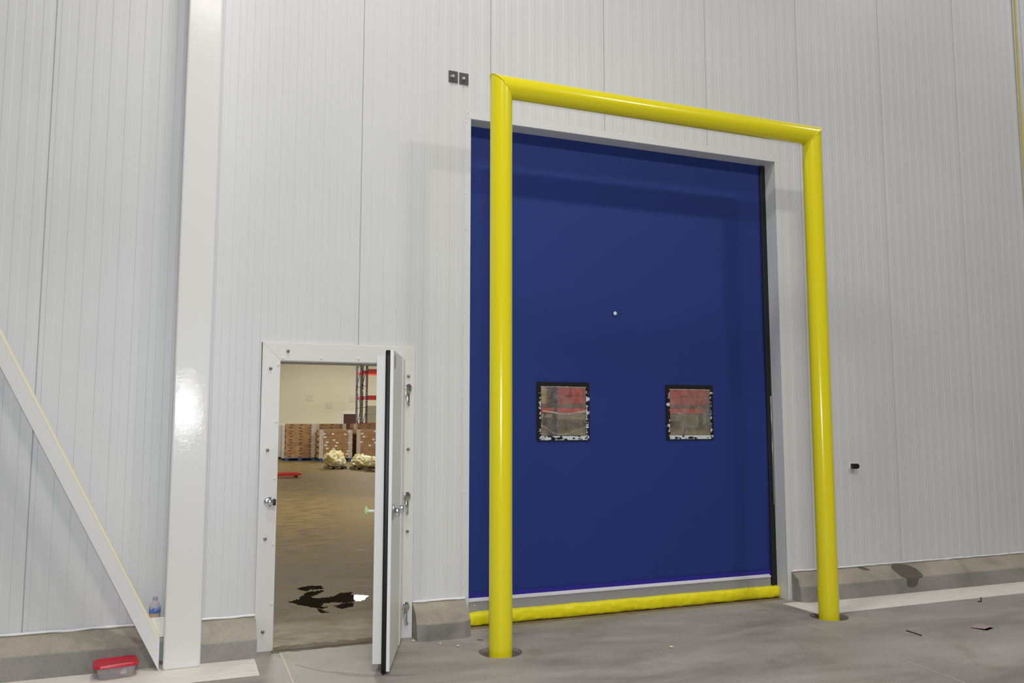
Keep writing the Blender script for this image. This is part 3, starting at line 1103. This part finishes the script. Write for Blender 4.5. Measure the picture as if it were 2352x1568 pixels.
# ------------------------------------------------------------------ tub, bottle, litter
tub = empty('food_tub', (-0.340, -0.270, 0.0012), 'clear plastic food tub with a red lid on the white strip by the brace', 'container')
M['clear'] = mat('clear_plastic', (0.88, 0.87, 0.87), 0.12)
b_ = M['clear'].node_tree.nodes['Principled BSDF']
b_.inputs['Alpha'].default_value = 0.20
M['red_lid'] = mat('red_lid', (0.62, 0.010, 0.035), 0.28)


def rrect(hx, hy, r, n=6):
    pts = []
    for cx, cy, t0 in ((hx - r, hy - r, 0), (-hx + r, hy - r, 90), (-hx + r, -hy + r, 180), (hx - r, -hy + r, 270)):
        for k in range(n + 1):
            t = math.radians(t0 + 90 * k / n)
            pts.append((cx + r * math.cos(t), cy + r * math.sin(t)))
    return pts


def stack_loft(bm, layers, c, rot=0.0, capb=True, capt=True):
    rings = []
    for hx, hy, r, z in layers:
        ring = []
        for x, y in rrect(hx, hy, r):
            ring.append(bm.verts.new((c[0] + x * math.cos(rot) - y * math.sin(rot), c[1] + x * math.sin(rot) + y * math.cos(rot), c[2] + z)))
        rings.append(ring)
    n = len(rings[0])
    for a, b in zip(rings, rings[1:]):
        for k in range(n):
            bm.faces.new((a[k], a[(k + 1) % n], b[(k + 1) % n], b[k]))
    if capb: bm.faces.new(rings[0][::-1])
    if capt: bm.faces.new(rings[-1])


TC = (-0.340, -0.270, 0.0018)
TR = math.radians(7)
bm = nb()
stack_loft(bm, [(0.090, 0.060, 0.03, 0.0), (0.101, 0.071, 0.032, 0.006), (0.120, 0.088, 0.036, 0.082), (0.117, 0.085, 0.034, 0.082), (0.098, 0.068, 0.03, 0.009)], TC, TR)
obj('tub_body', bm, M['clear'], tub, 50)
bm = nb()
stack_loft(bm, [(0.124, 0.092, 0.036, 0.074), (0.132, 0.099, 0.040, 0.078), (0.132, 0.099, 0.040, 0.088), (0.122, 0.090, 0.034, 0.096), (0.114, 0.082, 0.03, 0.093)], TC, TR)
obj('tub_lid', bm, M['red_lid'], tub, 50, label='red snap-on lid')
cols = [(0.10, 0.11, 0.16), (0.50, 0.06, 0.09), (0.40, 0.05, 0.30), (0.10, 0.26, 0.16), (0.18, 0.17, 0.20), (0.55, 0.55, 0.60), (0.08, 0.08, 0.12), (0.25, 0.22, 0.30)]
for i in range(22):
    c = cols[i % len(cols)]
    mm = mat('tub_content', c, 0.5)
    bm = nb()
    cx = TC[0] + (-0.075 + 0.15 * ((i * 0.37) % 1.0)) * 0.92
    cy = TC[1] - 0.050 + 0.09 * ((i * 0.61) % 1.0)
    cz = TC[2] + 0.012 + 0.042 * ((i * 0.23) % 1.0)
    box(bm, -0.019, 0.019, -0.012, 0.012, -0.006, 0.012 + 0.006 * (i % 3), 0.004, 1)
    xform(bm, Matrix.Translation((cx, cy, cz + 0.008)) @ Matrix.Rotation(i * 1.3, 4, 'Z') @ Matrix.Rotation(0.5 * math.sin(i * 2.1), 4, 'X'))
    obj('small_packet', bm, mm, tub)

bt = empty('drink_bottle', (-0.104, -0.080, 0.236), 'half empty plastic bottle of amber drink with a blue label behind the gusset', 'bottle')
BC = (-0.125, -0.080, 0.236)
M['pet'] = mat('clear_bottle', (0.80, 0.78, 0.74), 0.08)
M['pet'].node_tree.nodes['Principled BSDF'].inputs['Alpha'].default_value = 0.45
M['amber'] = mat('amber_drink', (0.85, 0.42, 0.012), 0.15)
M['label_blue'] = mat('label_blue', (0.12, 0.22, 0.60), 0.4)
v_ = coords(M['label_blue'], (1, 1, 1), False)
base(M['label_blue'], ramp(M['label_blue'], noisetex(M['label_blue'], v_, 55, 2), [(0.45, (0.10, 0.18, 0.55)), (0.58, (0.22, 0.34, 0.70)), (0.70, (0.60, 0.68, 0.85))]))
bm = nb()
lathe(bm, [(0.028, 0.0), (0.034, 0.006), (0.035, 0.03), (0.0335, 0.06), (0.036, 0.095), (0.036, 0.135), (0.031, 0.160), (0.021, 0.179), (0.0135, 0.190), (0.0135, 0.204)], BC, 28)
body = obj('bottle_body', bm, M['pet'], bt, 40)
bm = nb()
lathe(bm, [(0.026, 0.002), (0.0325, 0.008), (0.0335, 0.03), (0.032, 0.06), (0.0345, 0.110)], BC, 28)
obj('drink', bm, M['amber'], bt, 40, label='amber drink inside the bottle')
bm = nb()
lathe(bm, [(0.0364, 0.106), (0.0368, 0.108), (0.0368, 0.138), (0.0364, 0.140)], BC, 28)
obj('bottle_label', bm, M['label_blue'], bt, 40, label='blue wrap-round label')
bm = nb()
lathe(bm, [(0.0150, 0.190), (0.0155, 0.192), (0.0155, 0.207), (0.014, 0.209)], BC, 20)
obj('bottle_cap', bm, M['grey'], bt, 40)

# folded scrap of card
M['card'] = mat('pale_card', (0.80, 0.66, 0.64), 0.7)
M['card_in'] = mat('chip_yellow', (0.80, 0.74, 0.45), 0.7)
bm = nb()
P0 = Vector((5.97, -1.40, 0.001))
top = [bm.verts.new(P0 + Vector(q)) for q in ((-0.075, 0.030, 0.003), (-0.045, -0.075, 0.010), (0.090, -0.040, 0.014), (0.060, 0.075, 0.010))]
f1 = bm.faces.new(top)
bot = [bm.verts.new(P0 + Vector(q)) for q in ((-0.075, 0.030, 0.001), (-0.035, -0.082, 0.001), (0.080, -0.052, 0.001), (0.060, 0.070, 0.001))]
f2 = bm.faces.new(bot)
bmesh.ops.solidify(bm, geom=[f1, f2], thickness=0.0012)
obj('card_scrap', bm, M['card'], label='folded pale pink scrap of card lying on the concrete floor', cat='litter')
bm = nb()
tube(bm, [(5.338, -1.262, 0.004), (5.334, -1.34, 0.004), (5.322, -1.42, 0.004)], 0.0038, 6)
obj('wire_offcut', bm, M['black'], label='thin dark wire offcut lying on the floor near the card scrap', cat='litter')
bm = nb()
tube(bm, [(6.80, -0.70, 0.004), (6.83, -0.71, 0.005), (6.855, -0.69, 0.020), (6.86, -0.685, 0.034)], 0.005, 6)
obj('twig', bm, M['black'], label='small dark bent twig lying near the long white strip', cat='litter')
bm = nb()
bmesh.ops.create_icosphere(bm, subdivisions=2, radius=0.5)
for v in bm.verts: v.co = Vector((v.co.x * 0.034, v.co.y * 0.026, v.co.z * 0.012)) * (1 + 0.3 * noise.noise(v.co * 3))
xform(bm, Matrix.Translation((3.36, -1.00, 0.007)))
obj('foam_chip', bm, M['card_in'], smooth=30, label='pale yellow foam chip in the middle of the open floor', cat='litter')
for i, (x, y, sx) in enumerate(((1.93, -0.40, 0.024), (1.83, -0.295, 0.018), (1.665, -0.14, 0.028))):
    bm = nb()
    bmesh.ops.create_icosphere(bm, subdivisions=2, radius=0.5)
    for v in bm.verts: v.co = Vector((v.co.x * sx, v.co.y * sx * 0.7, v.co.z * 0.010)) * (1 + 0.35 * noise.noise(v.co * 3 + Vector((i, 0, 0))))
    xform(bm, Matrix.Translation((x, y, 0.006)))
    obj('foam_chip', bm, M['card_in'], smooth=30, cat='litter', group='foam crumbs by the short curb',
        label='tiny yellowish foam crumb on the floor by the short curb')
bm = nb()
tube(bm, [(2.115, -0.285, 0.004), (2.155, -0.312, 0.004)], 0.004, 6)
obj('loose_screw', bm, M['bolt'], label='loose screw lying beside the short curb', cat='litter')

# ------------------------------------------------------------------ puddle just inside the warehouse


def on_floor(px, py):
    fx = (px - 1176) / 1906.0
    fy = -(py - 784) / 1906.0
    f = Vector((math.sin(YAW) * math.cos(PITCH), math.cos(YAW) * math.cos(PITCH), math.sin(PITCH)))
    r = Vector((math.cos(YAW), -math.sin(YAW), 0))
    u = r.cross(f)
    dd = r * fx + u * fy + f
    t = -EYE.z / dd.z
    return EYE + dd * t


M['water'] = mat('water', (0.012, 0.010, 0.006), 0.015, spec=0.6)
bump(M['water'], noisetex(M['water'], coords(M['water']), 30, 2), 0.04, 0.004)


def inside(x, y, poly):
    c = False
    for (x1, y1), (x2, y2) in zip(poly, poly[1:] + poly[:1]):
        if (y1 > y) != (y2 > y) and x < (x2 - x1) * (y - y1) / (y2 - y1) + x1: c = not c
    return c


# lobes of the puddle, as floor coordinates of their outlines
LOBES = [[(p.x, p.y) for p in (on_floor(*q) for q in ol)] for ol in (
    [(660, 1384), (688, 1374), (706, 1361), (745, 1354), (738, 1362), (712, 1371), (730, 1373), (765, 1371), (780, 1362), (810, 1359), (802, 1366), (822, 1366), (850, 1369), (836, 1377),
     (812, 1383), (795, 1385), (768, 1383), (745, 1386), (735, 1391), (752, 1394), (728, 1397), (700, 1391)],
    [(726, 1398), (745, 1401), (762, 1407), (783, 1410), (772, 1415), (752, 1412), (735, 1406)],
    [(768, 1392), (786, 1386), (812, 1385), (806, 1394), (784, 1397)],
    [(684, 1352), (708, 1344), (732, 1345), (748, 1351), (722, 1353), (700, 1356)])]
bm = nb()
cs = 0.008
gv = {}


def gvert(i, j):
    if (i, j) not in gv: gv[i, j] = bm.verts.new((0.85 + i * cs, 1.05 + j * cs, 0.0022))
    return gv[i, j]


for i in range(115):
    for j in range(170):
        x, y = 0.85 + (i + .5) * cs, 1.05 + (j + .5) * cs
        sx = x + 0.020 * noise.noise((x * 18, y * 7, 0)) + 0.012 * noise.noise((x * 60, y * 30, 1))
        sy = y + 0.060 * noise.noise((x * 16, y * 8, 7)) + 0.045 * noise.noise((x * 55, y * 22, 3))
        if any(inside(sx, sy, l_) for l_ in LOBES):
            bm.faces.new((gvert(i, j), gvert(i + 1, j), gvert(i + 1, j + 1), gvert(i, j + 1)))
obj('puddle', bm, M['water'], label='dark puddle of water just inside the warehouse doorway', cat='puddle', recalc=False)

# ------------------------------------------------------------------ pallets of cartons
M['card_brown'] = mat('carton_brown', (0.36, 0.20, 0.085), 0.75)
v_ = coords(M['card_brown'])
base(M['card_brown'], ramp(M['card_brown'], noisetex(M['card_brown'], v_, 5, 3), [(0.3, (0.27, 0.145, 0.06)), (0.6, (0.38, 0.215, 0.095)), (0.75, (0.45, 0.27, 0.13))]))
M['pallet_blue'] = mat('pallet_blue', (0.02, 0.07, 0.20), 0.6)
M['wood'] = mat('pallet_wood', (0.12, 0.08, 0.05), 0.8)
M['tag'] = mat('carton_tag', (0.72, 0.68, 0.58), 0.6)
M['mark'] = mat('carton_mark', (0.05, 0.035, 0.02), 0.7)
M['film'] = mat('stretch_film', (0.85, 0.80, 0.74), 0.15)
M['film'].node_tree.nodes['Principled BSDF'].inputs['Alpha'].default_value = 0.30
M['film_glare'] = mat('glare_film', (0.92, 0.92, 0.94), 0.25)  # glare on the clear wrap, put into a plain white colour


def pallet_load(x0, y0, nx, ny, layers, bx, by, bz, label, front, sidefilm, seed):
    rnd = random.Random(seed)
    W_, D_ = nx * bx, ny * by
    t = empty('pallet_load', (x0 + W_ / 2, y0 + D_ / 2, 0), label, 'pallet', 'shrink-wrapped pallets of cartons in the warehouse')
    # pallet: deck, blocks
    bm = nb()
    box(bm, x0, x0 + W_, y0, y0 + D_, 0.105, 0.135)
    box(bm, x0, x0 + W_, y0, y0 + 0.10, 0.0, 0.02)
    box(bm, x0, x0 + W_, y0 + D_ - 0.10, y0 + D_, 0.0, 0.02)
    for i in range(3):
        for j in range(3):
            cx = x0 + 0.07 + i * (W_ - 0.14) / 2
            cy = y0 + 0.07 + j * (D_ - 0.14) / 2
            box(bm, cx - .07, cx + .07, cy - .07, cy + .07, 0.02, 0.105)
    obj('pallet', bm, M['pallet_blue'], t, label='blue pallet')
    proto = tagp = None
    for l in range(layers):
        for i in range(nx):
            for j in range(ny):
                p = Vector((x0 + (i + .5) * bx + rnd.uniform(-.004, .004) + (0.02 if l % 2 else -0.02), y0 + (j + .5) * by + rnd.uniform(-.006, .006), 0.136 + (l + .5) * bz))
                if proto is None:
                    bm = nb(); box(bm, p.x - bx / 2 + .0015, p.x + bx / 2 - .0015, p.y - by / 2 + .004, p.y + by / 2 - .004, p.z - bz / 2 + .003, p.z + bz / 2 - .001)
                    proto = obj('carton', bm, M['card_brown'], t)
                    cc = proto
                else:
                    cc = again(proto, p, t)
                if j == 0 and front and (front == 'mark' or rnd.random() < 0.62):
                    q = Vector((p.x + (rnd.uniform(-.13, .13) if front != 'mark' else 0.02), p.y - by / 2 + .002, p.z + (rnd.uniform(-.02, .02))))
                    if tagp is None:
                        bm = nb()
                        hw, hh = (0.055, 0.034) if front != 'mark' else (0.075, 0.016)
                        box(bm, q.x - hw, q.x + hw, q.y - .002, q.y + .001, q.z - hh, q.z + hh)
                        tagp = obj('carton_print', bm, M['mark'] if front == 'mark' else M['tag'], cc)
                    else:
                        o2 = tagp.copy(); C.objects.link(o2); o2.parent = cc; o2.location = q - ORG[cc.name]
    zt = 0.136 + layers * bz
    if sidefilm:
        bm = nb()
        n = 24
        A = []
        for i in range(n + 1):
            y = y0 - 0.01 + (D_ + 0.02) * i / n
            A.append([bm.verts.new((x0 - 0.034 - 0.012 * abs(noise.noise((y * 6, z * 3, seed))), y, z)) for z in [0.11 + (zt - 0.11) * k / 10 for k in range(11)]])
        for a, b in zip(A, A[1:]):
            for k in range(10): bm.faces.new((a[k], a[k + 1], b[k + 1], b[k]))
        bmesh.ops.solidify(bm, geom=bm.faces[:], thickness=0.002)
        obj('stretch_film', bm, M['film_glare'], t, 60, label='film wrapped round the side, its glare painted white')
    # clear film on the corners
    bm = nb()
    for cx in ((x0 + W_ - 0.07,) if sidefilm else (x0 + 0.05, x0 + W_ - 0.07)):
        box(bm, cx - 0.09, cx + 0.08, y0 - 0.016, y0 - 0.012, 0.14, zt)
    box(bm, x0 - 0.01, x0 + W_ + 0.01, y0 - 0.01, y0 + D_ + .01, zt + 0.004, zt + 0.010)
    obj('corner_film', bm, M['film'], t)
    return t


pallet_load(4.16, 30.6, 3, 3, 12, 0.415, 0.40, 0.1215, 'tall carton pallet wrapped in film down one side, its glare painted white', 'mark', True, 1)
pallet_load(4.16, 32.0, 3, 3, 12, 0.415, 0.40, 0.1215, 'tall carton pallet directly behind the film-sided pallet', None, True, 2)
pallet_load(5.480, 29.6, 3, 3, 10, 0.450, 0.40, 0.1200, 'lower carton pallet dotted with pale tags, next to the film-sided pallet', 'tag', False, 3)
pallet_load(7.060, 29.6, 3, 3, 10, 0.450, 0.40, 0.1200, 'lower carton pallet dotted with pale tags, behind the film bundles', 'tag', False, 4)
pallet_load(5.75, 32.6, 3, 3, 12, 0.450, 0.40, 0.1215, 'tall carton pallet peeping over the tagged pallet beside the film-sided one', 'mark', False, 5)
pallet_load(7.50, 32.6, 3, 3, 12, 0.450, 0.40, 0.1215, 'tall carton pallet standing in front of the racking', 'mark', False, 6)

# bundles of film-wrapped goods on low pallets
M['film_yellow'] = mat('yellowish_film', (0.72, 0.62, 0.32), 0.22)
v_ = coords(M['film_yellow'])
base(M['film_yellow'], ramp(M['film_yellow'], noisetex(M['film_yellow'], v_, 3.5, 4), [(0.38, (0.66, 0.60, 0.48)), (0.5, (0.75, 0.63, 0.22)), (0.62, (0.88, 0.82, 0.66)), (0.7, (0.95, 0.93, 0.88))]))
for i, (x, y, sx, sy, sz, lb) in enumerate(((5.16, 23.9, 0.38, 0.36, 0.40, 'white and yellow crumpled film bundle on a low pallet, next to the tagged pallet'),
                                             (5.95, 23.2, 0.36, 0.34, 0.32, 'flattest yellow crumpled film bundle on a low pallet, between two others'),
                                             (6.35, 22.1, 0.50, 0.36, 0.30, 'yellow crumpled film bundle on the low pallet nearest the pallet jack'))):
    t = empty('film_bundle', (x, y, 0), lb, 'film bundle', 'crumpled film bundles on low pallets')
    bm = nb()
    box(bm, x - sx * .9, x + sx * .9, y - sy * .9, y + sy * .9, 0.06, 0.10)
    for cx in (-.8, 0, .8):
        box(bm, x + cx * sx - .06, x + cx * sx + .06, y - sy * .9, y + sy * .9, 0.0, 0.06)
    obj('pallet', bm, M['wood'], t)
    bm = nb()
    bmesh.ops.create_icosphere(bm, subdivisions=5, radius=1.0)
    for v in bm.verts:
        c = v.co.copy()
        q = 1 + 0.22 * noise.noise(c * 1.3 + Vector((i * 9, 0, 0))) + 0.17 * noise.noise(c * 3.5 + Vector((i * 5, 3, 0))) + 0.05 * abs(noise.noise(c * 7))
        v.co = Vector((x + c.x * sx * q, y + c.y * sy * q, max(0.102, 0.102 + (c.z * 0.75 + 0.55) * sz * q)))
    obj('crumpled_film', bm, M['film_yellow'], t, 40)

# red pallet jack
M['jack_red'] = mat('jack_red', (0.55, 0.025, 0.022), 0.35)
t = empty('pallet_jack', (2.7, 20.0, 0), 'red pallet jack with its forks reaching in front of the cartons', 'pallet jack')
for y in (19.35, 19.85):
    bm = nb()
    prism(bm, [(2.10, 0.060), (3.20, 0.060), (3.38, 0.075), (3.40, 0.115), (3.30, 0.135), (3.12, 0.145), (2.10, 0.125)], 'y', y - 0.08, y + 0.08, 0.01)
    f_o = obj('fork', bm, M['jack_red'], t)
    bm = nb()
    lathe(bm, [(0.038, -0.05), (0.040, -0.04), (0.040, 0.04), (0.038, 0.05)], (0, 0, 0), 16)
    xform(bm, Matrix.Translation((3.24, y, 0.041)) @ Matrix.Rotation(math.pi / 2, 4, 'X'))
    obj('load_wheel', bm, M['black'], f_o, 40)
bm = nb(); box(bm, 1.92, 2.12, 19.30, 19.90, 0.06, 0.40, 0.02, 2)
obj('body', bm, M['jack_red'], t, 40)
bm = nb()
tube(bm, [(1.95, 19.6, 0.3), (1.62, 19.6, 1.05), (1.60, 19.48, 1.12), (1.60, 19.48, 1.20), (1.60, 19.72, 1.20), (1.60, 19.72, 1.12), (1.62, 19.6, 1.05)], 0.02, 10)
obj('handle', bm, M['black'], t, 60)
bm = nb()
lathe(bm, [(0.09, -0.06), (0.095, -0.05), (0.095, 0.05), (0.09, 0.06)], (0, 0, 0), 20)
xform(bm, Matrix.Translation((1.90, 19.6, 0.095)) @ Matrix.Rotation(math.pi / 2, 4, 'X'))
obj('steer_wheel', bm, M['black'], t, 40)

# ------------------------------------------------------------------ racking
M['rack_blue'] = mat('rack_dark_blue', (0.020, 0.025, 0.06), 0.5)
M['rack_red'] = mat('rack_red', (0.58, 0.030, 0.020), 0.4)


def rack(xs, y0, depth, levels, ztop, label, bh=0.13):
    t = empty('pallet_rack', ((xs[0] + xs[-1]) / 2, y0 + depth / 2, 0), label, 'rack', 'pallet racks in the warehouse')
    for x in xs:
        for y in (y0, y0 + depth):
            bm = nb()
            # open channel post, front face punched in a ladder of slots
            box(bm, x - .045, x - .020, y - .035, y + .035, 0.0, ztop)
            box(bm, x + .020, x + .045, y - .035, y + .035, 0.0, ztop)
            z = 0.05
            while z < ztop:
                box(bm, x - .020, x + .020, y - .035, y + .035, z, z + 0.05)
                z += 0.10
            obj('upright', bm, M['rack_blue'], t)
        bm = nb()
        z = 0.3
        kk = 0
        while z < ztop - 1:
            a, b = (y0, y0 + depth) if kk % 2 == 0 else (y0 + depth, y0)
            tube(bm, [(x, y0, z), (x, y0 + depth, z)], 0.015, 6)
            tube(bm, [(x, a, z + 0.05), (x, b, z + 0.95)], 0.015, 6)
            z += 1.05
            kk += 1
        obj('bracing', bm, M['rack_blue'], t)
    for xa, xb in zip(xs, xs[1:]):
        for z in levels:
            for y in (y0, y0 + depth):
                bm = nb()
                box(bm, xa + .045, xb - .045, y - .05, y - .01, z, z + bh)
                box(bm, xa + .045, xb - .045, y - .045, y + .03, z - .01, z + .02)
                obj('beam', bm, M['rack_red'], t)
    return t


rack([8.34, 11.1, 13.9], 34.0, 1.1, (1.50, 2.83, 4.12, 5.4), 6.2, 'dark blue and red pallet rack standing in the front of the back-to-back pair', 0.14)
rack([8.34, 11.1, 13.9], 35.4, 1.1, (1.50, 2.83, 4.12, 5.4), 6.2, 'dark blue and red pallet rack standing in the rear of the back-to-back pair', 0.14)
RB = [5.75, 8.15, 10.55, 12.95, 15.35]
rack(RB, 11.5, 1.1, (0.25, 1.86, 3.4), 5.0, 'red-beamed pallet rack seen through the vinyl windows of the blue door', 0.12)
M['goods_red'] = mat('goods_red', (0.42, 0.035, 0.025), 0.5)
M['goods_tan'] = mat('goods_tan', (0.42, 0.32, 0.14), 0.7)
for lvl, tier, hs in ((0.38, 'floor', (1.22, 1.05, 1.30, 0.95)), (1.99, 'upper', (0.52, 0.66, 0.60, 0.48))):
    for k in range(8):
        x = RB[k // 2] + 0.10 + (k % 2) * 1.12
        red = tier == 'upper' and k in (2, 3, 4, 5)
        ords = ('first', 'second', 'third', 'fourth', 'fifth', 'sixth', 'seventh', 'eighth')[k]
        t = empty('racked_load', (x + .53, 12.05, lvl), ('red' if red else 'tan') + ' cartons on the ' + tier + ' beams behind the blue door, ' + ords + ' from the small door',
                  'pallet load', 'loads on the rack behind the blue door')
        bm = nb(); box(bm, x, x + 1.04, 11.57, 12.52, lvl, lvl + .08)
        obj('pallet', bm, M['wood'], t)
        hh = hs[k % 4]
        c0 = None
        for q in range(3):
            for l in range(3):
                p = Vector((x + 0.02 + (q + .5) * 0.333, 12.05, lvl + .081 + (l + .5) * hh / 3))
                if c0 is None:
                    bm = nb(); box(bm, p.x - .16, p.x + .16, 11.58, 12.52, p.z - hh / 6, p.z + hh / 6 - .012)
                    c0 = obj('carton', bm, M['goods_red'] if red else M['goods_tan'], t)
                else:
                    again(c0, p, t)

# ------------------------------------------------------------------ far wall details
M['brown'] = mat('brown_door', (0.075, 0.022, 0.012), 0.5)
M['olive'] = mat('olive_panel', (0.30, 0.27, 0.17), 0.6)
d3 = empty('door_3', (9.02, RY1, 0), 'dark brown door in the far cream wall', 'door', kind='structure')
bm = nb(); box(bm, 8.66, 9.36, RY1 - .04, RY1 - .002, 0, 2.15)
obj('leaf', bm, M['brown'], d3)
bm = nb()
box(bm, 8.59, 8.66, RY1 - .06, RY1 - .001, 0, 2.22); box(bm, 9.36, 9.46, RY1 - .06, RY1 - .001, 0, 2.22); box(bm, 8.66, 9.36, RY1 - .06, RY1 - .001, 2.15, 2.22)
obj('frame', bm, M['trim'], d3)
d4 = empty('door_4', (11.2, RY1, 0), 'wide olive grey dock door in the far cream wall behind the racking', 'door', kind='structure')
for k in range(5):
    bm = nb(); box(bm, 9.95, 12.8, RY1 - .05, RY1 - .002, 0.53 * k, 0.53 * k + 0.52)
    obj('door_panel', bm, M['olive'], d4)
M['vent'] = mat('vent_plate', (0.645, 0.615, 0.485), 0.6)
for x, z, lb in ((6.74, 3.05, 'faint square plate on the far cream wall, farthest from the brown door'), (7.81, 2.66, 'faint square plate on the far cream wall, the lowest of three'), (9.15, 3.02, 'faint square plate on the far cream wall above the brown door')):
    bm = nb(); box(bm, x - .17, x + .17, RY1 - .02, RY1 - .001, z - .17, z + .17, 0.004, 1)
    obj('wall_plate', bm, M['vent'], label=lb, cat='wall plate', group='square plates on the far cream wall')
